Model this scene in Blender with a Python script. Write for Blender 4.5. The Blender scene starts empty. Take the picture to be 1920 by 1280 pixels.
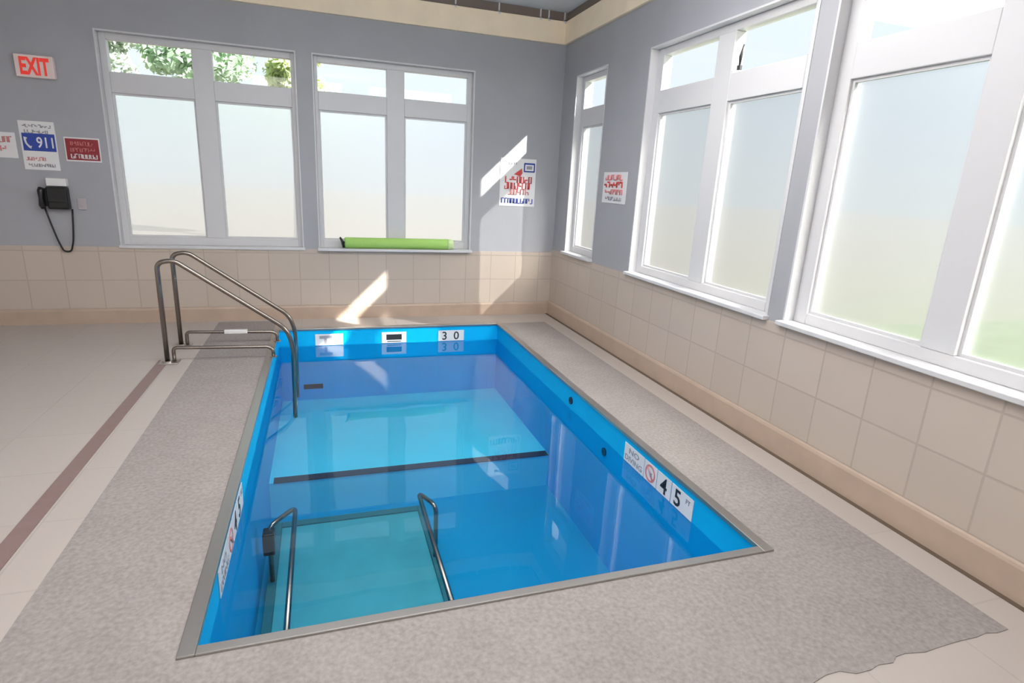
import bpy, bmesh, math, random
from mathutils import Vector, Matrix
random.seed(7)
SC = bpy.context.scene
COL = SC.collection
R = math.radians

# ------------------------------------------------------------------ materials
def new_mat(name):
    m = bpy.data.materials.new(name); m.use_nodes = True
    nt = m.node_tree; nt.nodes.clear()
    out = nt.nodes.new('ShaderNodeOutputMaterial')
    return m, nt, out

def pbr(name, col, rough=0.5, metal=0.0, noise=0.0, scale=30.0, bump=0.0, spec=0.5, emit=None, estr=0.0):
    m, nt, out = new_mat(name)
    b = nt.nodes.new('ShaderNodeBsdfPrincipled')
    b.inputs['Roughness'].default_value = rough
    b.inputs['Metallic'].default_value = metal
    b.inputs['Specular IOR Level'].default_value = spec
    b.inputs['Base Color'].default_value = (*col, 1)
    if emit:
        b.inputs['Emission Color'].default_value = (*emit, 1)
        b.inputs['Emission Strength'].default_value = estr
    if noise or bump:
        tc = nt.nodes.new('ShaderNodeTexCoord')
        n = nt.nodes.new('ShaderNodeTexNoise'); n.inputs['Scale'].default_value = scale
        n.inputs['Detail'].default_value = 4
        nt.links.new(tc.outputs['Object'], n.inputs['Vector'])
        if noise:
            r = nt.nodes.new('ShaderNodeMapRange')
            r.inputs['From Min'].default_value = 0.3; r.inputs['From Max'].default_value = 0.7
            r.inputs['To Min'].default_value = 1 - noise; r.inputs['To Max'].default_value = 1 + noise
            nt.links.new(n.outputs['Fac'], r.inputs['Value'])
            h = nt.nodes.new('ShaderNodeVectorMath'); h.operation = 'SCALE'
            h.inputs[0].default_value = col
            nt.links.new(r.outputs['Result'], h.inputs['Scale'])
            nt.links.new(h.outputs['Vector'], b.inputs['Base Color'])
        if bump:
            bp = nt.nodes.new('ShaderNodeBump'); bp.inputs['Strength'].default_value = bump
            bp.inputs['Distance'].default_value = 0.004
            nt.links.new(n.outputs['Fac'], bp.inputs['Height'])
            nt.links.new(bp.outputs['Normal'], b.inputs['Normal'])
    nt.links.new(b.outputs['BSDF'], out.inputs['Surface'])
    return m

def tile_mat(name, col, grout, axes, size, off, gw=0.006, rough=0.35, var=0.04):
    """square tiles laid in world coordinates (objects carrying it sit at the origin)"""
    m, nt, out = new_mat(name)
    b = nt.nodes.new('ShaderNodeBsdfPrincipled'); b.inputs['Roughness'].default_value = rough
    geo = nt.nodes.new('ShaderNodeNewGeometry')
    sep = nt.nodes.new('ShaderNodeSeparateXYZ'); nt.links.new(geo.outputs['Position'], sep.inputs[0])
    cells, edges = [], []
    for ax, s, o in zip(axes, size, off):
        a = nt.nodes.new('ShaderNodeMath'); a.operation = 'SUBTRACT'; a.inputs[1].default_value = o
        nt.links.new(sep.outputs[ax], a.inputs[0])
        d = nt.nodes.new('ShaderNodeMath'); d.operation = 'DIVIDE'; d.inputs[1].default_value = s
        nt.links.new(a.outputs[0], d.inputs[0])
        fl = nt.nodes.new('ShaderNodeMath'); fl.operation = 'FLOOR'; nt.links.new(d.outputs[0], fl.inputs[0])
        fr = nt.nodes.new('ShaderNodeMath'); fr.operation = 'FRACT'; nt.links.new(d.outputs[0], fr.inputs[0])
        pp = nt.nodes.new('ShaderNodeMath'); pp.operation = 'PINGPONG'; pp.inputs[1].default_value = 0.5
        nt.links.new(fr.outputs[0], pp.inputs[0])
        mm = nt.nodes.new('ShaderNodeMath'); mm.operation = 'MULTIPLY'; mm.inputs[1].default_value = s
        nt.links.new(pp.outputs[0], mm.inputs[0])
        cells.append(fl); edges.append(mm)
    mn = nt.nodes.new('ShaderNodeMath'); mn.operation = 'MINIMUM'
    nt.links.new(edges[0].outputs[0], mn.inputs[0]); nt.links.new(edges[1].outputs[0], mn.inputs[1])
    mr = nt.nodes.new('ShaderNodeMapRange'); mr.inputs['From Min'].default_value = gw * 0.4
    mr.inputs['From Max'].default_value = gw
    nt.links.new(mn.outputs[0], mr.inputs['Value'])
    cv = nt.nodes.new('ShaderNodeCombineXYZ')
    nt.links.new(cells[0].outputs[0], cv.inputs[0]); nt.links.new(cells[1].outputs[0], cv.inputs[1])
    wn = nt.nodes.new('ShaderNodeTexWhiteNoise'); nt.links.new(cv.outputs[0], wn.inputs['Vector'])
    vr = nt.nodes.new('ShaderNodeMapRange'); vr.inputs['To Min'].default_value = 1 - var; vr.inputs['To Max'].default_value = 1 + var
    nt.links.new(wn.outputs['Value'], vr.inputs['Value'])
    sc = nt.nodes.new('ShaderNodeVectorMath'); sc.operation = 'SCALE'; sc.inputs[0].default_value = col
    nt.links.new(vr.outputs['Result'], sc.inputs['Scale'])
    mix = nt.nodes.new('ShaderNodeMix'); mix.data_type = 'RGBA'
    mix.inputs['A'].default_value = (*grout, 1)
    nt.links.new(mr.outputs['Result'], mix.inputs['Factor'])
    nt.links.new(sc.outputs['Vector'], mix.inputs['B'])
    nt.links.new(mix.outputs['Result'], b.inputs['Base Color'])
    bp = nt.nodes.new('ShaderNodeBump'); bp.inputs['Strength'].default_value = 0.25; bp.inputs['Distance'].default_value = 0.003
    nt.links.new(mr.outputs['Result'], bp.inputs['Height']); nt.links.new(bp.outputs['Normal'], b.inputs['Normal'])
    nt.links.new(b.outputs['BSDF'], out.inputs['Surface'])
    return m

def frosted_mat(name, col, rough, direct):
    """etched glass, a thin solid pane: each face blurs what passes, a share goes straight through"""
    m, nt, out = new_mat(name)
    rf = nt.nodes.new('ShaderNodeBsdfRefraction'); rf.inputs['Roughness'].default_value = rough
    rf.inputs['IOR'].default_value = 1.45; rf.inputs['Color'].default_value = (*col, 1)
    tp = nt.nodes.new('ShaderNodeBsdfTransparent'); tp.inputs['Color'].default_value = (*col, 1)
    gl = nt.nodes.new('ShaderNodeBsdfGlossy'); gl.inputs['Roughness'].default_value = 0.25
    c = nt.nodes.new('ShaderNodeMixShader'); c.inputs[0].default_value = direct
    nt.links.new(rf.outputs[0], c.inputs[1]); nt.links.new(tp.outputs[0], c.inputs[2])
    d = nt.nodes.new('ShaderNodeMixShader'); d.inputs[0].default_value = 0.03
    nt.links.new(c.outputs[0], d.inputs[1]); nt.links.new(gl.outputs[0], d.inputs[2])
    nt.links.new(d.outputs[0], out.inputs['Surface'])
    return m

def clear_glass(name):
    m, nt, out = new_mat(name)
    tp = nt.nodes.new('ShaderNodeBsdfTransparent'); tp.inputs['Color'].default_value = (0.95, 0.97, 0.97, 1)
    gl = nt.nodes.new('ShaderNodeBsdfGlossy'); gl.inputs['Roughness'].default_value = 0.02
    fr = nt.nodes.new('ShaderNodeFresnel'); fr.inputs['IOR'].default_value = 1.35
    mx = nt.nodes.new('ShaderNodeMixShader')
    nt.links.new(fr.outputs[0], mx.inputs[0]); nt.links.new(tp.outputs[0], mx.inputs[1]); nt.links.new(gl.outputs[0], mx.inputs[2])
    nt.links.new(mx.outputs[0], out.inputs['Surface'])
    return m

def water_mat(name):
    m, nt, out = new_mat(name)
    tp = nt.nodes.new('ShaderNodeBsdfTransparent'); tp.inputs['Color'].default_value = WATER_TINT
    gl = nt.nodes.new('ShaderNodeBsdfGlossy'); gl.inputs['Roughness'].default_value = 0.012
    gl.inputs['Color'].default_value = (0.95, 0.98, 1, 1)
    fr = nt.nodes.new('ShaderNodeFresnel'); fr.inputs['IOR'].default_value = WATER_IOR
    tc = nt.nodes.new('ShaderNodeTexCoord')
    n = nt.nodes.new('ShaderNodeTexNoise'); n.inputs['Scale'].default_value = 2.2; n.inputs['Detail'].default_value = 1
    nt.links.new(tc.outputs['Object'], n.inputs['Vector'])
    bp = nt.nodes.new('ShaderNodeBump'); bp.inputs['Strength'].default_value = 0.06; bp.inputs['Distance'].default_value = 0.03
    nt.links.new(n.outputs['Fac'], bp.inputs['Height'])
    nt.links.new(bp.outputs['Normal'], gl.inputs['Normal']); nt.links.new(bp.outputs['Normal'], fr.inputs['Normal'])
    mx = nt.nodes.new('ShaderNodeMixShader')
    nt.links.new(fr.outputs[0], mx.inputs[0]); nt.links.new(tp.outputs[0], mx.inputs[1]); nt.links.new(gl.outputs[0], mx.inputs[2])
    nt.links.new(mx.outputs[0], out.inputs['Surface'])
    return m

def deck_mat(name, c1, c2):
    m, nt, out = new_mat(name)
    b = nt.nodes.new('ShaderNodeBsdfPrincipled'); b.inputs['Roughness'].default_value = 0.75
    geo = nt.nodes.new('ShaderNodeNewGeometry')
    n = nt.nodes.new('ShaderNodeTexNoise'); n.inputs['Scale'].default_value = 60; n.inputs['Detail'].default_value = 3
    v = nt.nodes.new('ShaderNodeTexNoise'); v.inputs['Scale'].default_value = 4; v.inputs['Detail'].default_value = 3
    nt.links.new(geo.outputs['Position'], n.inputs['Vector']); nt.links.new(geo.outputs['Position'], v.inputs['Vector'])
    ad = nt.nodes.new('ShaderNodeMath'); ad.operation = 'MULTIPLY_ADD'; ad.inputs[1].default_value = 0.35
    nt.links.new(v.outputs['Fac'], ad.inputs[0]); nt.links.new(n.outputs['Fac'], ad.inputs[2])
    mr = nt.nodes.new('ShaderNodeMapRange'); mr.inputs['From Min'].default_value = 0.45; mr.inputs['From Max'].default_value = 0.9
    nt.links.new(ad.outputs[0], mr.inputs['Value'])
    mx = nt.nodes.new('ShaderNodeMix'); mx.data_type = 'RGBA'
    mx.inputs['A'].default_value = (*c1, 1); mx.inputs['B'].default_value = (*c2, 1)
    nt.links.new(mr.outputs['Result'], mx.inputs['Factor']); nt.links.new(mx.outputs['Result'], b.inputs['Base Color'])
    bp = nt.nodes.new('ShaderNodeBump'); bp.inputs['Strength'].default_value = 0.3; bp.inputs['Distance'].default_value = 0.003
    nt.links.new(n.outputs['Fac'], bp.inputs['Height']); nt.links.new(bp.outputs['Normal'], b.inputs['Normal'])
    nt.links.new(b.outputs['BSDF'], out.inputs['Surface'])
    return m

FILL_LAMP = 12.0  # strength of the added room lamps
FROST_DIRECT = 0.45
WATER_TINT = (0.93, 0.99, 1.0, 1)
WATER_IOR = 1.33
M = {}
M['paint'] = pbr('grey_wall_paint', (0.355, 0.358, 0.385), 0.55, noise=0.03, scale=3)
M['white_frame'] = pbr('white_window_vinyl', (0.59, 0.585, 0.60), 0.4)
M['soffit'] = pbr('pale_cornice_wood', (0.88, 0.745, 0.56), 0.6, noise=0.05, scale=5)
M['lip'] = pbr('brown_cove_trim', (0.17, 0.135, 0.115), 0.6)
M['ceiling'] = pbr('blue_grey_ceiling_panel', (0.62, 0.65, 0.70), 0.7, noise=0.06, scale=4)
M['room_wall'] = pbr('pale_wall_paint', (0.80, 0.79, 0.77), 0.6)
TW = (0.49, 0.415, 0.355); TG = (0.41, 0.345, 0.295)
M['tile_x'] = tile_mat('beige_wall_tile', TW, TG, ('X', 'Z'), (0.285, 0.265), (-4.722, 0.14), 0.007)
M['tile_y'] = tile_mat('beige_wall_tile_side', TW, TG, ('Y', 'Z'), (0.285, 0.265), (-4.475, 0.155), 0.007)
M['base'] = pbr('tan_cove_tile', (0.44, 0.335, 0.265), 0.35, noise=0.06, scale=6)
M['joint'] = pbr('brown_floor_joint', (0.12, 0.085, 0.06), 0.8)
M['floor'] = tile_mat('pale_floor_tile', (0.44, 0.39, 0.36), (0.40, 0.355, 0.325), ('X', 'Y'), (0.46, 0.46), (-3.645, -4.03), 0.005, rough=0.42, var=0.015)
M['deck'] = deck_mat('grey_pebble_coating', (0.235, 0.205, 0.197), (0.335, 0.30, 0.29))
M['stripe'] = pbr('brown_accent_tile', (0.23, 0.155, 0.145), 0.45, noise=0.05, scale=20)
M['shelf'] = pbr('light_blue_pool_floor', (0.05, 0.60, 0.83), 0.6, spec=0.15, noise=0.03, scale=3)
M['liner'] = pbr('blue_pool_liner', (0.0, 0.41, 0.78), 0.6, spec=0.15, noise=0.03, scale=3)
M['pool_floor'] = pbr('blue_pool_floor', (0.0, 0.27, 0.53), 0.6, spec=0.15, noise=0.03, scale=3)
M['belt'] = pbr('teal_treadmill_belt', (0.04, 0.34, 0.42), 0.6, noise=0.05, scale=8)
M['black'] = pbr('black_tile', (0.008, 0.012, 0.03), 0.4)
M['steel'] = pbr('brushed_stainless', (0.52, 0.50, 0.47), 0.28, 1.0)
M['tube'] = pbr('polished_handrail_steel', (0.27, 0.235, 0.21), 0.25, 1.0)
M['coping'] = pbr('stainless_coping', (0.42, 0.40, 0.38), 0.30, 0.9)
M['water'] = water_mat('still_pool_water')
M['frost'] = frosted_mat('frosted_glass', (0.945, 0.965, 0.975), 0.60, FROST_DIRECT)
M['clear'] = clear_glass('clear_glass')
M['sign_white'] = pbr('white_sign_plastic', (0.72, 0.71, 0.72), 0.4)
M['red'] = pbr('red_sign_ink', (0.55, 0.05, 0.05), 0.5)
M['darkred'] = pbr('dark_red_sign_panel', (0.27, 0.02, 0.03), 0.45)
M['pink'] = pbr('pale_red_ink', (0.62, 0.22, 0.22), 0.5)
M['blue'] = pbr('blue_sign_panel', (0.02, 0.055, 0.33), 0.4)
M['ink'] = pbr('dark_ink', (0.015, 0.015, 0.02), 0.5)
M['greyink'] = pbr('grey_ink', (0.28, 0.27, 0.31), 0.5)
M['exit'] = pbr('exit_sign_face', (0.75, 0.62, 0.60), 0.4)
M['exit_letters'] = pbr('lit_red_letters', (0.6, 0.03, 0.02), 0.4, emit=(1.0, 0.06, 0.04), estr=0.3)
M['black_plastic'] = pbr('black_plastic', (0.006, 0.006, 0.007), 0.35)
M['foam'] = pbr('green_foam', (0.36, 0.60, 0.15), 0.8, bump=0.3, scale=120, noise=0.05)
M['foam_pale'] = pbr('pale_green_foam', (0.55, 0.72, 0.36), 0.8, bump=0.3, scale=120)
M['grass'] = pbr('lawn_grass', (0.14, 0.18, 0.10), 0.9, noise=0.25, scale=3)
M['paving'] = pbr('pale_paving', (0.21, 0.19, 0.17), 0.9, noise=0.1, scale=2)
M['bark'] = pbr('tree_bark', (0.10, 0.075, 0.055), 0.9)
def leaf_mat(name, col):
    m, nt, out = new_mat(name)
    d = nt.nodes.new('ShaderNodeBsdfDiffuse'); t = nt.nodes.new('ShaderNodeBsdfTranslucent')
    d.inputs[0].default_value = (*col, 1); t.inputs[0].default_value = (col[0]*1.2, col[1]*1.2, col[2]*0.8, 1)
    mx = nt.nodes.new('ShaderNodeMixShader'); mx.inputs[0].default_value = 0.4
    nt.links.new(d.outputs[0], mx.inputs[1]); nt.links.new(t.outputs[0], mx.inputs[2]); nt.links.new(mx.outputs[0], out.inputs['Surface'])
    return m
M['leaf'] = leaf_mat('green_leaves', (0.55, 0.63, 0.40))
M['leaf_blue'] = leaf_mat('blue_green_leaves', (0.46, 0.60, 0.50))
M['leaf_grey'] = leaf_mat('silver_grey_leaves', (0.50, 0.57, 0.56))
M['leaf_dark'] = leaf_mat('dark_conifer_needles', (0.05, 0.07, 0.06))

# ------------------------------------------------------------------ mesh helpers
class B:
    """collects shapes, links them as ONE mesh object"""
    def __init__(s): s.bm = bmesh.new(); s.mi = 0
    def _set(s, faces):
        for f in faces: f.material_index = s.mi
    def box(s, x0, x1, y0, y1, z0, z1, bev=0.0):
        r = bmesh.ops.create_cube(s.bm, size=1)
        vs = r['verts']
        for v in vs:
            v.co = Vector(((x0+x1)/2 + v.co.x*(x1-x0), (y0+y1)/2 + v.co.y*(y1-y0), (z0+z1)/2 + v.co.z*(z1-z0)))
        fs = {f for v in vs for f in v.link_faces}; s._set(fs)
        if bev:
            es = list({e for v in vs for e in v.link_edges})
            r = bmesh.ops.bevel(s.bm, geom=es, offset=bev, segments=2, affect='EDGES', profile=0.5)
            s._set(r['faces'])
        return s
    def quad(s, a, b, c, d):
        f = s.bm.faces.new([s.bm.verts.new(p) for p in (a, b, c, d)]); f.material_index = s.mi; return s
    def tube(s, pts, rad, seg=12, caps=True, rads=None):
        pts = [Vector(p) for p in pts]; rings = []
        prev = None
        for i, p in enumerate(pts):
            a = pts[max(i-1, 0)]; b = pts[min(i+1, len(pts)-1)]
            t = (b - a).normalized()
            if prev is None:
                n = t.orthogonal().normalized()
            else:
                n = (prev - t * prev.dot(t)); n = n.normalized() if n.length > 1e-6 else t.orthogonal().normalized()
            prev = n; bn = t.cross(n)
            rr = rads[i] if rads else rad
            rings.append([s.bm.verts.new(p + (n*math.cos(2*math.pi*k/seg) + bn*math.sin(2*math.pi*k/seg))*rr) for k in range(seg)])
        for i in range(len(rings)-1):
            for k in range(seg):
                f = s.bm.faces.new((rings[i][k], rings[i][(k+1) % seg], rings[i+1][(k+1) % seg], rings[i+1][k]))
                f.smooth = True; f.material_index = s.mi
        if caps:
            for rg in (list(reversed(rings[0])), rings[-1]):
                f = s.bm.faces.new(rg); f.material_index = s.mi
        return s
    def ring(s, c, nrm, r_out, r_in, thick, seg=24):
        """flat washer"""
        nrm = Vector(nrm).normalized(); a = nrm.orthogonal().normalized(); b = nrm.cross(a); c = Vector(c)
        L = []
        for rr, h in ((r_in, 0), (r_out, 0), (r_out, thick), (r_in, thick)):
            L.append([s.bm.verts.new(c + nrm*h + (a*math.cos(2*math.pi*k/seg) + b*math.sin(2*math.pi*k/seg))*rr) for k in range(seg)])
        for j in range(4):
            A, Bn = L[j], L[(j+1) % 4]
            for k in range(seg):
                f = s.bm.faces.new((A[k], A[(k+1) % seg], Bn[(k+1) % seg], Bn[k])); f.material_index = s.mi
        return s
    def poly(s, pts, up):
        """prism: polygon extruded by vector up"""
        up = Vector(up)
        lo = [s.bm.verts.new(Vector(p)) for p in pts]; hi = [s.bm.verts.new(Vector(p)+up) for p in pts]
        n = len(pts)
        fs = [s.bm.faces.new(list(reversed(lo))), s.bm.faces.new(hi)]
        for k in range(n): fs.append(s.bm.faces.new((lo[k], lo[(k+1) % n], hi[(k+1) % n], hi[k])))
        s._set(fs); return s
    def link(s, name, mats, parent=None, origin=None, fixn=True):
        if fixn: bmesh.ops.recalc_face_normals(s.bm, faces=s.bm.faces)
        o0 = Vector(origin) if origin is not None else Vector((0, 0, 0))
        shift = o0
        if parent is not None: shift = world_loc(parent) + o0 if origin is not None else world_loc(parent)
        bmesh.ops.translate(s.bm, verts=s.bm.verts, vec=-shift)
        me = bpy.data.meshes.new(name); s.bm.to_mesh(me); s.bm.free()
        for m in (mats if isinstance(mats, (list, tuple)) else [mats]): me.materials.append(m)
        o = bpy.data.objects.new(name, me); COL.objects.link(o)
        if parent is not None: o.parent = parent
        else: o.location = shift
        return o

def world_loc(o):
    v = Vector(o.location)
    while o.parent: o = o.parent; v += Vector(o.location)
    return v

def tag(o, label, cat, group=None, kind=None):
    o['label'] = label; o['category'] = cat
    if group: o['group'] = group
    if kind: o['kind'] = kind
    return o
def struct(o, label=None, cat=None):
    o['kind'] = 'structure'
    if label: o['label'] = label
    if cat: o['category'] = cat
    return o
def empty(name, loc, label, cat, group=None):
    o = bpy.data.objects.new(name, None); o.empty_display_size = 0.1
    o.location = loc; COL.objects.link(o); return tag(o, label, cat, group)

FRAMES = {'back': Matrix(((1, 0, 0), (0, 0, -1), (0, 1, 0))),      # columns: right, up, normal
          'right': Matrix(((0, 0, -1), (-1, 0, 0), (0, 1, 0))),
          'left': Matrix(((0, 0, 1), (1, 0, 0), (0, 1, 0)))}
def text(body, name, center, wall, height, mat, parent, width=None, thick=0.0015, bold=0.012):
    """raised lettering, centred at a point on a wall"""
    cu = bpy.data.curves.new('t', 'FONT'); cu.body = body; cu.size = 1; cu.extrude = 0.5
    cu.align_x = 'LEFT'; cu.resolution_u = 3; cu.offset = bold
    to = bpy.data.objects.new('t', cu); COL.objects.link(to)
    dg = bpy.context.evaluated_depsgraph_get(); dg.update()
    me = bpy.data.meshes.new_from_object(to.evaluated_get(dg))
    bpy.data.objects.remove(to); bpy.data.curves.remove(cu)
    xs = [v.co.x for v in me.vertices]; ys = [v.co.y for v in me.vertices]
    cx, cy = (min(xs)+max(xs))/2, (min(ys)+max(ys))/2
    sy = height/(max(ys)-min(ys)); sx = width/(max(xs)-min(xs)) if width else sy
    F = FRAMES[wall]; c = Vector(center) - world_loc(parent)
    for v in me.vertices:
        v.co = c + F @ Vector(((v.co.x-cx)*sx, (v.co.y-cy)*sy, v.co.z*2*thick))
    me.name = name; me.materials.clear(); me.materials.append(mat)
    o = bpy.data.objects.new(name, me); COL.objects.link(o); o.parent = parent
    return o
def wbox(b, wall, c, w, h, d0, d1, bev=0.0):
    """box lying on a wall: centre c on the wall plane, width, height, from d0 to d1 in front of it"""
    x, y, z = c
    if wall == 'back': return b.box(x-w/2, x+w/2, y-d1, y-d0, z-h/2, z+h/2, bev)
    if wall == 'right': return b.box(x-d1, x-d0, y-w/2, y+w/2, z-h/2, z+h/2, bev)
    return b.box(x+d0, x+d1, y-w/2, y+w/2, z-h/2, z+h/2, bev)
def woff(wall, c, u, v):
    F = FRAMES[wall]; return Vector(c) + F @ Vector((u, v, 0))

# ------------------------------------------------------------------ setting: dimensions
XL, YB = -6.3, -8.6                      # far-left wall, wall behind
ZC, ZU = 2.863, 3.165
T = 0.18                                 # wall thickness
PX0, PX1, PY0, PY1 = -2.927, -0.762, -4.462, -0.471    # pool opening
WATER_Z = -0.165
backw = [(-4.259, -2.676, 0.715, 2.523), (-2.535, -0.969, 0.715, 2.523)]
rightw = [(-1.028, -0.348, 0.757, 2.523), (-3.446, -1.761, 0.757, 2.523), (-5.254, -3.569, 0.757, 2.523)]

def holed(name, wall, a0, a1, z0, z1, holes):
    b = B()
    def bx(u0, u1, w0, w1):
        if u1-u0 < 1e-5 or w1-w0 < 1e-5: return
        if wall == 'back': b.box(u0, u1, 0, T, w0, w1)
        else: b.box(0, T, u0, u1, w0, w1)
    holes = sorted(holes); cur = a0
    for (h0, h1, w0, w1) in holes:
        bx(cur, h0, z0, z1); bx(h0, h1, z0, w0); bx(h0, h1, w1, z1); cur = h1
    bx(cur, a1, z0, z1)
    return b
struct(holed('w', 'back', XL, T, -0.02, ZU, backw).link('wall_back', M['paint']))
struct(holed('w', 'right', YB, -0.0005, -0.02, ZU, rightw).link('wall_right', M['paint']))
struct(B().box(XL-T, XL, YB-T, T, -0.02, ZU).link('wall_left', M['room_wall']))
struct(B().box(XL, T, YB-T, YB, -0.02, ZU).link('wall_front', M['room_wall']))

# floor as slabs round the pool
b = B()
for x0, x1, y0, y1 in ((XL, PX0-0.040, YB, 0), (PX1+0.040, 0, YB, 0), (PX0-0.040, PX1+0.040, YB, PY0-0.028), (PX0-0.040, PX1+0.040, PY1+0.040, 0)):
    b.box(x0, x1, y0, y1, -0.06, 0)
struct(b.link('floor', M['floor']), 'pale square floor tiles around the pool', 'floor')
# grey pebbled coating: one sheet with the pool cut out, ragged front edge
DX0, DX1, DY0, DY1 = -3.49, -0.213, -5.078, -0.09
b = B()
b.box(DX0, PX0-0.040, PY0-0.028, DY1, 0, 0.003); b.box(PX1+0.040, DX1, PY0-0.028, PY1+0.040, 0, 0.003)
pts = [(DX0, PY0-0.028, 0), (DX0, -5.6, 0)]
x = DX0; rr = random.Random(3)
while x < DX1-0.02:
    x = min(x + rr.uniform(0.03, 0.08), DX1)
    f = (x-DX0)/(DX1-DX0)
    pts.append((x, -5.075 + rr.uniform(-0.012, 0.012) - (0.0 if x > -1.6 else 0.0), 0))
pts[1] = (DX0, -5.08, 0); pts[-1] = (DX1, DY0, 0); pts.append((DX1, PY0-0.028, 0))
b.poly(pts, (0, 0, 0.003))
struct(b.link('floor_deck', M['deck']), 'grey speckled pebble deck coating bordering the pool', 'deck')
struct(B().box(-3.73, -3.655, YB, -1.30, 0, 0.003).link('trim_1', M['stripe']), 'brown accent stripe in the floor left of the pool', 'floor stripe')

# wainscot tile, cove base, joints
WS = 0.012
b = B(); b.box(XL, -WS, -WS, 0, 0.14, 0.712)
struct(b.link('trim_2', M['tile_x']), 'beige tiled wainscot on the back wall', 'wall tile')
b = B(); b.box(-WS, 0, YB, 0, 0.155, 0.745)
struct(b.link('trim_3', M['tile_y']), 'beige tiled wainscot below the right windows', 'wall tile')
def cove(name, pts, lab):
    b = B(); b.poly(*pts); return struct(b.link(name, M['base']), lab, 'baseboard')
# profile: thick foot with a rounded top
def profile(h, th):
    return [(0, 0), (th, 0), (th, h-0.02), (th-0.005, h-0.006), (th-0.014, h), (0, h)]
cove('baseboard_back', ([(XL, -d, z) for d, z in profile(0.14, 0.028)], (-XL-0.03, 0, 0)), 'tan cove tile along the foot of the back wall')
cove('baseboard_right', ([(-d, YB, z) for d, z in profile(0.155, 0.028)], (0, -YB, 0)), 'tan cove tile along the foot of the right wall')
struct(B().box(-0.052, -0.0285, YB, -0.03, 0, 0.004).link('trim_4', M['joint']), 'dark joint between floor and right baseboard', 'joint')

# wooden cornice board along the wall tops, dark strip above it, ceiling
CT, CZ = 0.032, 3.078
b = B()
b.box(XL, 0, -CT, 0, ZC, CZ, 0.003); b.box(-CT, 0, YB, -CT, ZC, CZ, 0.003)
b.box(XL, XL+CT, YB, -CT, ZC, CZ, 0.003); b.box(XL+CT, -CT, YB, YB+CT, ZC, CZ, 0.003)
struct(b.link('trim_5', M['soffit']), 'pale wooden cornice board along the tops of the walls', 'cornice')
b = B()
b.box(XL, 0, -0.010, 0, CZ, ZU); b.box(-0.010, 0, YB, -0.010, CZ, ZU)
struct(b.link('trim_6', M['lip']), 'dark strip between the cornice board and the ceiling', 'trim')
struct(B().box(XL, T, YB, T, ZU, ZU+0.1).link('ceiling', M['ceiling']))
for x, lab in ((-1.19, 'leftmost of five'), (-0.75, 'second from left'), (-0.31, 'left one of the close pair'), (-0.22, 'right one of the close pair'), (-0.045, 'in the ceiling corner')):
    b = B(); b.box(x-0.007, x+0.007, -0.020, -0.010, CZ, ZU); b.box(x-0.012, x+0.012, -CT-0.006, -0.010, CZ, CZ+0.010)
    b.box(x-0.011, x+0.011, -CT-0.006, -CT, CZ-0.016, CZ+0.010)
    tag(b.link('bracket', M['white_frame'], origin=(x, -0.02, CZ)), 'small white bracket above the cornice, ' + lab, 'bracket', 'white brackets above the back cornice')
M['diffuser'] = pbr('added_lamp_diffuser', (0.8, 0.8, 0.8), 0.5, emit=(1.0, 0.97, 0.93), estr=FILL_LAMP)
LZ = 2.58
for i, (x, y) in enumerate([(-1.15, -3.2), (-2.75, -3.2), (-1.95, -5.5), (-4.3, -6.6)]):  # lamps added above the view to brighten the room, not part of it
    t = empty('added_light', (x, y, LZ), 'added lamp panel hung out of view ' + ['above the right side of the pool', 'above the left side of the pool', 'above the floor before the near pool edge', 'left of the pool'][i], 'added light', 'added lamp panels')
    b = B()
    for u0, u1, v0, v1 in ((-.62, .62, -.33, -.30), (-.62, .62, .30, .33), (-.62, -.59, -.30, .30), (.59, .62, -.30, .30)): b.box(x+u0, x+u1, y+v0, y+v1, LZ+0.12, LZ+0.18)
    b.link('housing', M['white_frame'], t)
    B().box(x-.59, x+.59, y-.30, y+.30, LZ, LZ+0.17).link('diffuser', M['diffuser'], t)
    for u in (-0.605, 0.605):
        b = B(); b.tube([(x+u, y, LZ+0.18), (x+u, y, ZU)], 0.006, 8); b.link('suspension_rod', M['steel'], t)

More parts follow.
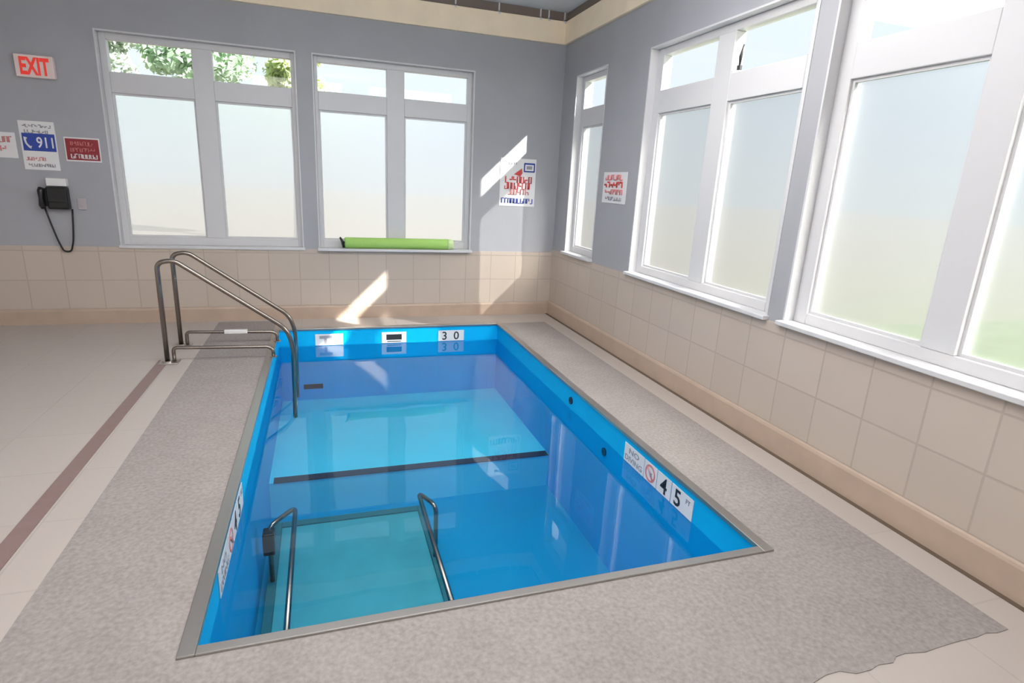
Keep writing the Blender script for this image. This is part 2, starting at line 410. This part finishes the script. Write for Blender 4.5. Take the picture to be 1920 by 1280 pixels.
# ------------------------------------------------------------------ windows
def window(n, wall, h0, h1, z0, z1, cols, label, stool=True, flip=False):
    """h0..h1 along the wall; frame set back in the opening; cols = list of pane spans"""
    c = (h0+h1)/2
    root = empty('window_%d' % n, (c, 0, z0) if wall == 'back' else (0, c, z0), label, 'window')
    root['kind'] = 'structure'
    def bx(b, u0, u1, d0, d1, w0, w1, bev=0.0):
        if wall == 'back': b.box(u0, u1, d0, d1, w0, w1, bev)
        else: b.box(d0, d1, u0, u1, w0, w1, bev)
    F0, F1, PANE = 0.062, 0.14, 0.100
    zb, zr0, zr1, zt = (0.80 if wall == 'back' else 0.83), 2.038, 2.207, 2.460
    lb = B()                                            # jamb liner
    t = 0.012
    bx(lb, h0, h0+t, -0.004, T, z0, z1); bx(lb, h1-t, h1, -0.004, T, z0, z1)
    bx(lb, h0+t, h1-t, -0.004, T, z1-t, z1); bx(lb, h0+t, h1-t, 0.0, T, z0, z0+t)
    lb.link('jamb_liner', M['white_frame'], root)
    fb = B()                                            # outer frame
    a0, a1 = cols[0][0], cols[-1][1]
    bx(fb, h0+t, a0, F0, F1, z0+t, z1-t, 0.004); bx(fb, a1, h1-t, F0, F1, z0+t, z1-t, 0.004)
    bx(fb, a0, a1, F0, F1, z0+t, zb, 0.004); bx(fb, a0, a1, F0, F1, zt, z1-t, 0.004)
    fb.link('frame', M['white_frame'], root)
    for i in range(len(cols)-1):
        mb = B(); bx(mb, cols[i][1], cols[i+1][0], F0-0.004, F1, zb, zt, 0.004); mb.link('mullion', M['white_frame'], root)
    for (p0, p1) in cols:
        rb = B(); bx(rb, p0, p1, F0-0.002, F1, zr0, zr1, 0.004); rb.link('transom_rail', M['white_frame'], root)
        sb = B(); w = 0.016                             # glazing bead round the lower pane
        for (u0, u1, w0, w1) in ((p0, p0+w, zb, zr0), (p1-w, p1, zb, zr0), (p0+w, p1-w, zb, zb+w), (p0+w, p1-w, zr0-w, zr0)):
            bx(sb, u0, u1, PANE-0.022, PANE-0.004, w0, w1)
        sb.link('glazing_bead', M['white_frame'], root)
        for nm, m, w0, w1 in (('frosted_pane', M['frost'], zb, zr0), ('clear_pane', M['clear'], zr1, zt)):
            pb = B()
            if nm == 'frosted_pane': bx(pb, p0+0.001, p1-0.001, PANE-0.003, PANE+0.003, w0+0.001, w1-0.001)
            elif wall == 'back': pb.quad((p0, PANE, w0), (p1, PANE, w0), (p1, PANE, w1), (p0, PANE, w1))      # faces -y
            else: pb.quad((PANE, p1, w0), (PANE, p0, w0), (PANE, p0, w1), (PANE, p1, w1))                    # faces -x
            pb.link(nm, m, root, fixn=nm == 'frosted_pane')
    st = B()
    if wall == 'back': st.box(h0-0.01, h1+0.01, -0.062 if n == 2 else -0.024, 0.062, z0-0.014, z0+0.013, 0.004)
    else: st.box(-0.045, 0.062, h0-0.012, h1+0.012, z0-0.012, z0+0.013, 0.004)
    st.link('sill', M['white_frame'], root)
    return root
w1 = window(1, 'back', *backw[0], [(-4.195, -3.547), (-3.384, -2.726)], 'white four-light window at left of the back wall, trees in its top panes')
w2 = window(2, 'back', *backw[1], [(-2.49, -1.845), (-1.672, -1.027)], 'white four-light window on the back wall above the green foam noodle')
w3 = window(3, 'right', *rightw[0], [(-0.955, -0.42)], 'narrow white window on the right wall beside the corner')
w4 = window(4, 'right', *rightw[1], [(-3.345, -2.705), (-2.533, -1.86)], 'white four-light window in the middle of the right wall')
b = B(); b.tube([(0.088, -2.745, 2.245), (0.082, -2.752, 2.30), (0.086, -2.765, 2.37)], 0.008, 8, rads=[0.006, 0.011, 0.005]); b.box(0.08, 0.0995, -2.758, -2.728, 2.222, 2.252, 0.003)
b.link('latch', M['ink'], w4)['label'] = 'dark latch in the top right pane'
w5 = window(5, 'right', *rightw[2], [(-5.165, -4.485), (-4.33, -3.665)], 'large white frosted window nearest on the right')

# ------------------------------------------------------------------ pool
pool = empty('pool', ((PX0+PX1)/2, (PY0+PY1)/2, 0), 'rectangular blue therapy pool sunk in the grey deck', 'pool')
SH_Y, SH_Z, FL_Z = -2.10, -0.72, -1.0      # step edge, shelf and floor heights
W = 0.04
b = B()
b.box(PX0-W, PX0, PY0-W, PY1+W, FL_Z-0.05, -0.004); b.box(PX1, PX1+W, PY0-W, PY1+W, FL_Z-0.05, -0.004)
b.box(PX0, PX1, PY0-W, PY0, FL_Z-0.05, -0.004); b.box(PX0, PX1, PY1, PY1+W, FL_Z-0.05, -0.004)
b.link('basin', M['liner'], pool)
B().box(PX0, PX1, PY0, PY1, FL_Z-0.05, FL_Z).link('pool_floor', M['pool_floor'], pool)
B().box(PX0, PX1, SH_Y, PY1, FL_Z, SH_Z, 0.0).link('shelf', M['shelf'], pool)
b = B(); b.box(PX0+0.03, PX1-0.005, SH_Y-0.006, SH_Y+0.075, SH_Z-0.002, SH_Z+0.004)
b.link('step_stripe', M['black'], pool)['label'] = 'black stripe along the step edge'
b = B(); CW = 0.04; cz0, cz1 = -0.010, 0.012
b.box(PX0-CW, PX0+0.012, PY0-0.028, PY1+CW, cz0, cz1, 0.003); b.box(PX1-0.012, PX1+CW, PY0-0.028, PY1+CW, cz0, cz1, 0.003)
b.box(PX0+0.012, PX1-0.012, PY0-0.028, PY0+0.010, cz0, cz1, 0.003); b.box(PX0+0.012, PX1-0.012, PY1-0.012, PY1+CW, cz0, cz1, 0.003)
b.link('coping', M['coping'], pool)['label'] = 'stainless steel rim'
for y, z in ((-3.03, -0.24), (-2.45, -0.10)):
    b = B(); b.ring((PX1-0.001, y, z), (-1, 0, 0), 0.028, 0.010, 0.008, 20); b.tube([(PX1-0.001, y, z), (PX1-0.004, y, z)], 0.012)
    b.link('jet', M['black'], pool)
b = B()
for i in range(6): b.box(-2.72+i*0.03, -2.70+i*0.03, PY1-0.006, PY1-0.001, -0.60, -0.56)
b.box(-2.725, -2.545, PY1-0.004, PY1-0.0005, -0.605, -0.555); b.link('drain_grate', M['black'], pool)
o = B().box(PX0+0.001, PX1-0.001, PY0+0.001, PY1-0.001, WATER_Z-0.002, WATER_Z)
o.bm.faces.ensure_lookup_table()
for f in [f for f in o.bm.faces if f.normal.z < 0.5]: o.bm.faces.remove(f)
water = o.link('pool_water', M['water'], origin=((PX0+PX1)/2, (PY0+PY1)/2, WATER_Z), fixn=False)
tag(water, 'still clear water filling the blue pool', 'water', kind='stuff')

# underwater treadmill
TX0, TX1, TY0, TY1, TZ = -2.885, -1.845, PY0+0.004, -2.30, -0.93
tm = empty('treadmill', ((TX0+TX1)/2, (TY0+TY1)/2, FL_Z), 'teal underwater treadmill with two steel rails on the pool floor', 'treadmill')
b = B(); b.box(TX0+0.05, TX1-0.05, TY0, TY1-0.06, FL_Z, TZ, 0.004); b.link('belt', M['belt'], tm)
M['belt_edge'] = pbr('dark_teal_frame', (0.015, 0.15, 0.19), 0.5)
b = B(); b.box(TX0, TX0+0.05, TY0, TY1, FL_Z, TZ+0.01, 0.004); b.box(TX1-0.05, TX1, TY0, TY1, FL_Z, TZ+0.01, 0.004)
b.box(TX0+0.05, TX1-0.05, TY1-0.06, TY1, FL_Z, TZ+0.01, 0.004); b.link('frame', M['belt_edge'], tm)
def arc(path, rad, n=6):
    """round the corners of a polyline"""
    path = [Vector(p) for p in path]; out = [path[0]]
    for i in range(1, len(path)-1):
        a, c, d = path[i-1], path[i], path[i+1]
        u = (a-c); v = (d-c); r = min(rad, u.length*0.45, v.length*0.45)
        p0 = c + u.normalized()*r; p1 = c + v.normalized()*r
        for k in range(n+1):
            t = k/n; out.append(p0*(1-t)**2 + c*2*t*(1-t) + p1*t*t)
    out.append(path[-1]); return out
for side in (0, 1):
    if side == 0: xr, xp = -2.715, -2.855
    else: xr, xp = -1.955, -1.870
    zt = -0.55
    b = B(); b.tube(arc([(xr, TY0, zt), (xr, -2.75, zt), (xp, -2.93, zt), (xp, -2.93, TZ)], 0.06), 0.0145)
    rl = b.link('rail', M['tube'], tm)
    if side == 0:
        b = B(); b.box(xp-0.035, xp+0.03, -2.99, -2.93+0.03, zt-0.16, zt-0.02, 0.01); b.link('clamp', M['black_plastic'], rl)['label'] = 'black clamp on the rail post'

# deck handrails
def handrail(y, zslack, label, flange_plate):
    root = empty('pool_handrail', (-3.655, y, 0.003), label, 'handrail', 'curved steel pool handrails')
    b = B(); b.tube(arc([(-3.655, y, 0.004), (-3.655, y, 0.765), (-3.545, y, 0.785), (-2.80, y, 0.245), (-2.755, y, 0.10), (-2.765, y, -0.52), ], 0.10, 8), 0.0175, 14)
    b.link('rail', M['tube'], root)
    b = B(); b.tube(arc([(-3.608, y, 0.004), (-3.608, y, 0.118), (-2.94, y, 0.100), (-2.905, y, 0.075), (-2.905, y, 0.0125)], 0.03, 5), 0.0135, 10)
    lw = b.link('lower_bar', M['tube'], root)
    b = B(); b.box(-3.71, -3.575, y-0.055, y+0.055, 0.003, 0.009, 0.002); b.ring((-3.655, y, 0.009), (0, 0, 1), 0.038, 0.019, 0.010); b.link('base_flange', M['steel'], root)
    b = B(); b.ring((-2.905, y, 0.012), (0, 0, 1), 0.028, 0.012, 0.008); b.link('rim_flange', M['steel'], root)
    if not flange_plate:
        b = B(); b.box(-3.32, -3.14, y-0.019, y+0.015, 0.096, 0.128, 0.004); b.link('label_sleeve', M['sign_white'], lw)['label'] = 'white sleeve on the lower bar'
    return root
handrail(-1.372, 0, 'bent steel handrail into the pool, nearer of the two', True)
handrail(-0.900, 0, 'bent steel handrail into the pool, farther of the two, white sleeve on low bar', False)

# ------------------------------------------------------------------ depth markers on the pool walls
def marker(wall, c, w, h, label, build, group):
    b = B(); wbox(b, wall, c, w, h, 0.0008, 0.005, 0.001)
    root = b.link('depth_marker', M['sign_white'], origin=c)
    tag(root, label, 'pool marker', group); build(root, wall, c, w, h); return root
def face(wall, c, d=0.005):
    return Vector(c) + FRAMES[wall] @ Vector((0, 0, d))
def glyph(s, col='ink', hh=0.72, ww=None):
    def f(root, wall, c, w, h): text(s, 'numeral' if s.isdigit() else 'lettering', face(wall, c), wall, h*hh, M[col], root, ww and w*ww)
    return f
def bars(spec, name='print', mats=('ink',)):
    """spec: list of (u, v, w, h) in tile units, one mesh"""
    def f(root, wall, c, w, h):
        for mname in mats:
            for it in spec:
                if len(it) > 4 and it[4] != mname: continue
                if len(it) <= 4 and mname != mats[0]: continue
                b = B(); wbox(b, wall, woff(wall, c, it[0]*w, it[1]*h), it[2]*w, it[3]*h, 0.005, 0.0065)
                b.link(name, M[mname], root)
    return f
def scribble(rows, seed, name='text_line'):
    """rows: (u, v, width, height, letters, ink): unreadable print, one mesh per line"""
    def f(root, wall, c, w, h, lift=0.005):
        rs = random.Random(seed); F = FRAMES[wall]; n = F @ Vector((0, 0, 1))
        for (u, v, ww, hh, k, ink) in rows:
            b = B(); cw = ww*w/k
            for i in range(k):
                p0 = u*w - ww*w/2 + (i+0.5)*cw
                pts = []
                x, y = rs.choice((-0.32, 0.32)), rs.choice((-0.5, 0.5))
                for q in range(rs.choice((3, 4, 4))):
                    pts.append(Vector(c) + F @ Vector((p0 + x*cw, v*h + y*hh*h, lift)) + n*0.0006)
                    if q % 2 == 0: y = -y if rs.random() < 0.75 else 0.0
                    else: x = -x
                b.tube(pts, min(cw*0.17, hh*h*0.2), 6)
            b.link(name, M[ink], root)
    return f
def nodive(root, wall, c, w, h):
    F = FRAMES[wall]; p = face(wall, c); n = F @ Vector((0, 0, 1))
    b = B(); b.ring(p, n, h*0.44, h*0.34, 0.002, 28)
    d = F @ Vector((1, -1, 0)).normalized()
    b.tube([p + n*0.001 - d*h*0.36, p + n*0.001 + d*h*0.36], h*0.05, 6)
    b.link('no_diving_ring', M['pink'], root)
    b = B()
    q = lambda u, v: p + F @ Vector((u*h, v*h, 0.001))
    b.tube([q(-0.16, 0.16), q(0.0, 0.06), q(0.14, -0.12)], h*0.05, 6); b.tube([q(0.0, 0.06), q(0.18, 0.04)], h*0.03, 6)
    b.tube([q(0.17, -0.17), q(0.175, -0.175)], h*0.05, 6)
    b.link('diver_figure', M['greyink'], root)
GR = 'depth tiles on the right pool wall'
th = 0.118; zc = -0.105
spanR = [(-3.40, 0.235, 'white tile lettered NO DIVING on the right pool wall', lambda r, wl, c, w, h: (text('NO', 'lettering', face(wl, woff(wl, c, 0, h*0.22)), wl, h*0.30, M['greyink'], r, w*0.5), text('DIVING', 'lettering', face(wl, woff(wl, c, 0, -h*0.22)), wl, h*0.30, M['greyink'], r, w*0.86))),
         (-3.588, 0.135, 'white tile with a red no-diving circle on the right pool wall', nodive),
         (-3.728, 0.140, 'white tile with a black numeral 4 on the right pool wall', glyph('4', hh=0.80)),
         (-3.898, 0.195, 'white tile with a black numeral 5 at near end of right pool wall', lambda r, wl, c, w, h: (text('5', 'numeral', face(wl, woff(wl, c, -w*0.20, 0)), wl, h*0.80, M['ink'], r), text('FT', 'lettering', face(wl, woff(wl, c, w*0.28, h*0.22)), wl, h*0.22, M['greyink'], r)))]
for y, w, lab, fn in spanR: marker('right', (PX1, y, zc), w-0.004, th, lab, fn, GR)
GL = 'depth tiles on the left pool wall'
spanL = [(-3.90, 0.235, 'white NO DIVING tile on the left pool wall, nearest of its row', spanR[0][3]), (-3.712, 0.135, 'white tile with a red no-diving circle on the left pool wall', nodive),
         (-3.572, 0.140, 'white tile with a black numeral 4 on the left pool wall', glyph('4', hh=0.80)), (-3.402, 0.195, 'white tile with a black numeral 5 on the left pool wall, far end of row', spanR[3][3])]
for y, w, lab, fn in spanL: marker('left', (PX0, y, zc), w-0.004, th, lab, fn, GL)
GF = 'signs on the far pool wall'
marker('back', (-2.47, PY1, zc), 0.26, 0.112, 'sunlit white tile on the far pool wall, leftmost of three', bars([(-0.12, 0.22, 0.46, 0.26, 'greyink'), (-0.13, -0.16, 0.10, 0.5, 'greyink')], 'text_block', ('greyink',)), GF)
marker('back', (-1.847, PY1, zc), 0.245, 0.112, 'white tile with dark rectangle on the far pool wall, middle of three', bars([(0, 0.04, 0.62, 0.5), (0, -0.36, 0.56, 0.07)], 'text_block'), GF)
marker('back', (-1.262, PY1, zc), 0.27, 0.112, 'white tile with numerals 3 0 on the far pool wall, rightmost of three',
       lambda r, wl, c, w, h: (text('3', 'numeral', face(wl, woff(wl, c, -w*0.26, 0.0)), wl, h*0.78, M['ink'], r), text('0', 'numeral', face(wl, woff(wl, c, w*0.20, 0.0)), wl, h*0.78, M['ink'], r)), GF)

# ------------------------------------------------------------------ signs on the walls
# exit sign
xs = empty('exit_sign', (-4.693, 0, 2.09), 'lit EXIT sign with red letters high at left of the back wall', 'exit sign')
b = B(); wbox(b, 'back', (-4.693, 0, 2.178), 0.268, 0.172, 0.0, 0.045, 0.006); b.link('housing', M['exit'], xs)
text('EXIT', 'lettering', (-4.690, -0.045, 2.178), 'back', 0.135, M['exit_letters'], xs, 0.205, 0.002, 0.035)
# three notices and the poster
def notice(name, wall, c, w, h, label, base, cat='sign'):
    b = B(); wbox(b, wall, c, w, h, 0.0, 0.005, 0.0012)
    o = b.link(name, M[base], origin=c); return tag(o, label, cat)
c = (-5.05, 0, 1.55); s = notice('notice_sign', 'back', c, 0.26, 0.205, 'white notice with red print cut by the left edge of the photo', 'sign_white')
scribble([(0.0, 0.22, 0.84, 0.22, 7, 'pink'), (-0.10, -0.14, 0.64, 0.2, 5, 'pink')], 4)(s, 'back', c, 0.26, 0.205)
c = (-4.76, 0, 1.557); w, h = 0.255, 0.395
s = notice('emergency_sign', 'back', c, w, h, 'tall white sign with a blue 911 panel above the black wall phone', 'sign_white')
b = B(); wbox(b, 'back', woff('back', c, 0.003, 0.028), 0.232, 0.142, 0.005, 0.0065); pn = b.link('panel', M['blue'], s)
text('911', 'lettering', woff('back', c, 0.045, 0.028) + Vector((0, -0.0065, 0)), 'back', 0.088, M['sign_white'], pn, 0.118)
hb = B(); q = lambda u, v: woff('back', c, u, v) + Vector((0, -0.0075, 0))
hb.tube([q(-0.088, 0.066), q(-0.094, 0.045), q(-0.088, 0.015), q(-0.070, -0.010), q(-0.054, -0.016)], 0.008, 8, rads=[0.014, 0.008, 0.007, 0.008, 0.014]); hb.link('handset_symbol', M['sign_white'], pn)
scribble([(0, 0.40, 0.8, 0.055, 9, 'greyink'), (-0.03, 0.29, 0.66, 0.06, 8, 'greyink'), (-0.15, -0.27, 0.56, 0.07, 7, 'pink'), (0.0, -0.40, 0.75, 0.06, 10, 'greyink')], 5)(s, 'back', c, w, h)
c = (-4.448, 0, 1.545); w, h = 0.262, 0.20
s = notice('notice_sign', 'back', c, w, h, 'dark red notice with three pale lines beside the left window', 'sign_white')
b = B(); wbox(b, 'back', c, w*0.93, h*0.88, 0.005, 0.0062); pn = b.link('panel', M['darkred'], s)
scribble([(0, 0.25, 0.66, 0.15, 9, 'pink'), (0, -0.02, 0.70, 0.15, 8, 'pink'), (0.02, -0.28, 0.76, 0.17, 7, 'sign_white')], 6)(pn, 'back', c, w, h, 0.0062)
c = (-0.462, 0, 1.459); w, h = 0.405, 0.50
s = notice('wall_poster', 'back', c, w, h, 'white poster with red heading and blue strip near the room corner', 'sign_white', 'poster')
bars([(0.31, 0.40, 0.30, 0.035, 'blue'), (0.31, 0.24, 0.30, 0.03, 'blue'), (0.17, 0.32, 0.035, 0.17, 'blue'), (0.45, 0.32, 0.035, 0.17, 'blue'), (0.31, 0.32, 0.16, 0.07, 'greyink')], 'emblem', ('blue', 'greyink'))(s, 'back', c, w, h)
scribble([(-0.16, 0.40, 0.22, 0.05, 3, 'greyink'), (0.02, 0.06, 0.76, 0.13, 7, 'red'), (0.02, -0.07, 0.78, 0.13, 8, 'red'), (0.03, -0.20, 0.60, 0.11, 7, 'pink'), (0.0, -0.385, 0.90, 0.10, 10, 'blue')], 8)(s, 'back', c, w, h)
b = B(); q = lambda u, v: woff('back', c, u*w, v*h) + Vector((0, -0.005, 0))
b.poly([q(0.10, 0.30), q(-0.12, 0.17), q(-0.06, 0.16), q(0.06, 0.13), q(0.12, 0.20)], (0, -0.0015, 0)); b.link('red_mark', M['red'], s)
c = (0, -1.365, 1.455); w, h = 0.44, 0.27
s = notice('notice_sign', 'right', c, w, h, 'white notice with faded red print between two right windows', 'sign_white')
scribble([(-0.02, 0.33, 0.76, 0.15, 6, 'pink'), (-0.04, 0.09, 0.80, 0.17, 6, 'red'), (0.0, -0.14, 0.76, 0.15, 6, 'pink'), (0.0, -0.35, 0.7, 0.10, 8, 'greyink')], 9)(s, 'right', c, w, h)

# ------------------------------------------------------------------ wall phone
ph = empty('wall_phone', (-4.695, 0, 1.02), 'black wall telephone with hanging cord under the 911 sign', 'telephone')
b = B(); b.box(-4.745, -4.592, -0.075, 0, 1.035, 1.225, 0.012); b.box(-4.735, -4.60, -0.082, -0.06, 1.05, 1.10, 0.006); b.link('body', M['black_plastic'], ph)
b = B(); b.tube([(-4.772, -0.075, 1.215), (-4.775, -0.085, 1.19), (-4.778, -0.090, 1.13), (-4.778, -0.085, 1.07), (-4.776, -0.075, 1.045)], 0.02, 12, rads=[0.020, 0.024, 0.016, 0.024, 0.020])
b.box(-4.80, -4.745, -0.06, 0, 1.06, 1.21, 0.006); b.link('handset', M['black_plastic'], ph)
b = B(); b.box(-4.738, -4.592, -0.055, 0, 1.232, 1.298, 0.004); b.box(-4.722, -4.606, -0.058, -0.053, 1.246, 1.284); b.link('label_holder', M['sign_white'], ph)['label'] = 'pale label holder on top of the phone'
pts = []
A0, A1, A2 = Vector((-4.776, -0.05, 1.05)), Vector((-4.70, -0.03, 0.685)), Vector((-4.582, -0.03, 1.04))
path = arc([A0, (-4.755, -0.045, 0.93), (-4.72, -0.038, 0.76), (-4.69, -0.034, 0.668), (-4.635, -0.034, 0.668), (-4.607, -0.036, 0.76), (-4.592, -0.034, 0.90), A2], 0.05, 5)
b = B(); b.tube(path, 0.0075, 8); b.link('cord', M['black_plastic'], ph)
b = B(); b.box(-4.545, -4.478, -0.012, 0, 1.035, 1.135, 0.004); b.box(-4.525, -4.498, -0.016, -0.010, 1.06, 1.11, 0.002)
tag(b.link('socket_plate', pbr('grey_plate', (0.42, 0.38, 0.40), 0.4), origin=(-4.51, 0, 1.035)), 'small pale socket plate right of the black wall phone', 'socket')

# ------------------------------------------------------------------ green foam noodle on the sill
nr = 0.055; nx0, nx1, ny, nz = -2.285, -1.225, -0.006, 0.728+nr
nd = empty('foam_noodle', ((nx0+nx1)/2, ny, nz-nr), 'thick green foam pool noodle lying on the back window sill', 'pool noodle')
b = B(); b.tube([(nx0, ny, nz), (nx0+0.01, ny, nz), (nx1-0.01, ny, nz), (nx1, ny, nz)], nr, 24, rads=[nr*0.93, nr, nr, nr*0.93]); b.link('foam', M['foam'], nd)
b = B(); b.tube([(nx1, ny, nz), (nx1+0.012, ny, nz), (nx1+0.055, ny, nz), (nx1+0.06, ny, nz)], nr, 24, rads=[nr, nr, nr*0.97, nr*0.9]); b.link('end_cap', M['foam_pale'], nd)['label'] = 'pale green end'
b = B(); b.tube([(nx0-0.045, ny-0.03, nz+0.058), (nx0-0.025, ny-0.035, nz+0.02), (nx0-0.008, ny-0.035, nz-0.045)], 0.012, 10, rads=[0.009, 0.013, 0.014])
b.tube([(nx0-0.025, ny-0.035, nz+0.02), (nx0+0.002, ny, nz)], 0.008, 8); b.link('strap_toggle', M['black_plastic'], nd)['label'] = 'black toggle at the left end'

# ------------------------------------------------------------------ outside
struct(B().box(T+0.02, 70, -60, T, -0.4, -0.35).link('ground_right', M['grass']), 'green lawn outside the right windows', 'lawn')
struct(B().box(-60, 70, T+0.02, 60, -0.4, -0.35).link('ground_back', M['paving']), 'pale paving outside the back windows', 'paving')
def tree(name, x, y, h, cr, leaf, n, label, conifer=False):
    root = empty(name, (x, y, -0.35), label, 'tree', 'trees outside the left window')
    rt = random.Random(int(abs(x)*100))
    b = B(); b.tube([(x, y, -0.35), (x+0.04, y, h*0.35), (x-0.03, y+0.02, h*0.6), (x, y, h*0.85)], 0.12, 10, rads=[0.17, 0.12, 0.09, 0.03])
    for k in range(4):
        a = rt.uniform(0, 6.28); z = h*rt.uniform(0.58, 0.72); l = cr*rt.uniform(0.5, 0.8)
        b.tube([(x, y, z), (x+math.cos(a)*l*0.5, y+math.sin(a)*l*0.5, z+l*0.35), (x+math.cos(a)*l, y+math.sin(a)*l, z+l*0.6)], 0.03, 6, rads=[0.03, 0.02, 0.008])
    b.link('trunk', M['bark'], root)
    b = B(); blobs = []
    for k in range(16):
        a = rt.uniform(0, 6.28); rr = cr*math.sqrt(rt.random())*0.75; blobs.append((x+math.cos(a)*rr, y+math.sin(a)*rr, h*rt.uniform(0.64, 0.9), cr*rt.uniform(0.28, 0.5)))
    for k in range(n):
        if conifer:
            t = rt.random()**0.7; rad = cr*(t)*rt.uniform(0.4, 1.0); a = rt.uniform(0, 6.28)
            p = Vector((x+math.cos(a)*rad, y+math.sin(a)*rad, h*(1-t*0.85)))
        else:
            bx, by, bz, br = blobs[k % len(blobs)]
            d = Vector((rt.gauss(0, 1), rt.gauss(0, 1), rt.gauss(0, 1))).normalized() * br * rt.uniform(0.5, 1.05)
            p = Vector((bx, by, bz)) + d
        u = Vector((rt.gauss(0, 1), rt.gauss(0, 1), rt.gauss(0, 1))).normalized(); v = u.orthogonal().normalized()
        sz = rt.uniform(0.06, 0.13)
        b.quad(p-u*sz, p+v*sz*0.5, p+u*sz, p-v*sz*0.5)
    b.link('crown', leaf, root, fixn=False)
tree('tree', -7.05, 9.0, 5.2, 0.95, M['leaf_grey'], 2200, 'silvery loose tree outside the top left window pane')
tree('tree', -4.88, 9.0, 5.3, 1.25, M['leaf_blue'], 6500, 'blue-green leafy tree outside the top panes of the left window')
tree('tree', -3.02, 9.3, 5.2, 0.62, M['leaf'], 3600, 'light green tree outside the second top window pane')

# ------------------------------------------------------------------ light
world = bpy.data.worlds.new('sky'); SC.world = world; world.use_nodes = True
nt = world.node_tree; nt.nodes.clear()
wo = nt.nodes.new('ShaderNodeOutputWorld'); bg = nt.nodes.new('ShaderNodeBackground')
sky = nt.nodes.new('ShaderNodeTexSky'); sky.sky_type = 'HOSEK_WILKIE'
sky.turbidity = 5.0; sky.ground_albedo = 0.4
SUN = Vector((-1.05, 1.0, -1.03)).normalized()
sky.sun_direction = -SUN
mx = nt.nodes.new('ShaderNodeMix'); mx.data_type = 'RGBA'; mx.inputs['Factor'].default_value = 0.9
nt.links.new(sky.outputs[0], mx.inputs['A']); mx.inputs['B'].default_value = (0.86, 0.94, 1.0, 1)
nt.links.new(mx.outputs['Result'], bg.inputs['Color']); bg.inputs['Strength'].default_value = 1.2
nt.links.new(bg.outputs[0], wo.inputs['Surface'])
sl = bpy.data.lights.new('sun', 'SUN'); sl.energy = 20.0; sl.angle = R(0.9); sl.color = (1.0, 0.95, 0.86)
so = bpy.data.objects.new('sun', sl); COL.objects.link(so); so.location = (20, -20, 20)
so.rotation_euler = SUN.to_track_quat('-Z', 'Y').to_euler()

# ------------------------------------------------------------------ camera
cam = bpy.data.cameras.new('camera'); co = bpy.data.objects.new('camera', cam); COL.objects.link(co)
cam.sensor_width = 36; cam.lens = 1075.7249/1920*36; cam.clip_start = 0.05; cam.clip_end = 300
yaw, pitch, roll = R(18.57842908), R(15.3956772), R(2.93706726)
fw = Vector((math.sin(yaw)*math.cos(pitch), math.cos(yaw)*math.cos(pitch), -math.sin(pitch)))
rt_ = Vector((math.cos(yaw), -math.sin(yaw), 0)); up = rt_.cross(fw)
r2 = rt_*math.cos(roll) + up*math.sin(roll); u2 = -rt_*math.sin(roll) + up*math.cos(roll)
mw = Matrix((r2, u2, -fw)).transposed().to_4x4(); mw.translation = (-2.49515152, -6.13680986, 1.45)
co.matrix_world = mw
SC.camera = co

SC.view_settings.view_transform = 'Standard'; SC.view_settings.look = 'None'
SC.view_settings.gamma = 1; SC.view_settings.use_curve_mapping = False
SC.view_settings.exposure = 0.0
cy = SC.cycles
cy.max_bounces = 14; cy.diffuse_bounces = 8; cy.glossy_bounces = 6; cy.transmission_bounces = 8; cy.transparent_max_bounces = 12
cy.caustics_reflective = True; cy.caustics_refractive = True
cy.sample_clamp_indirect = 25; cy.use_denoising = True
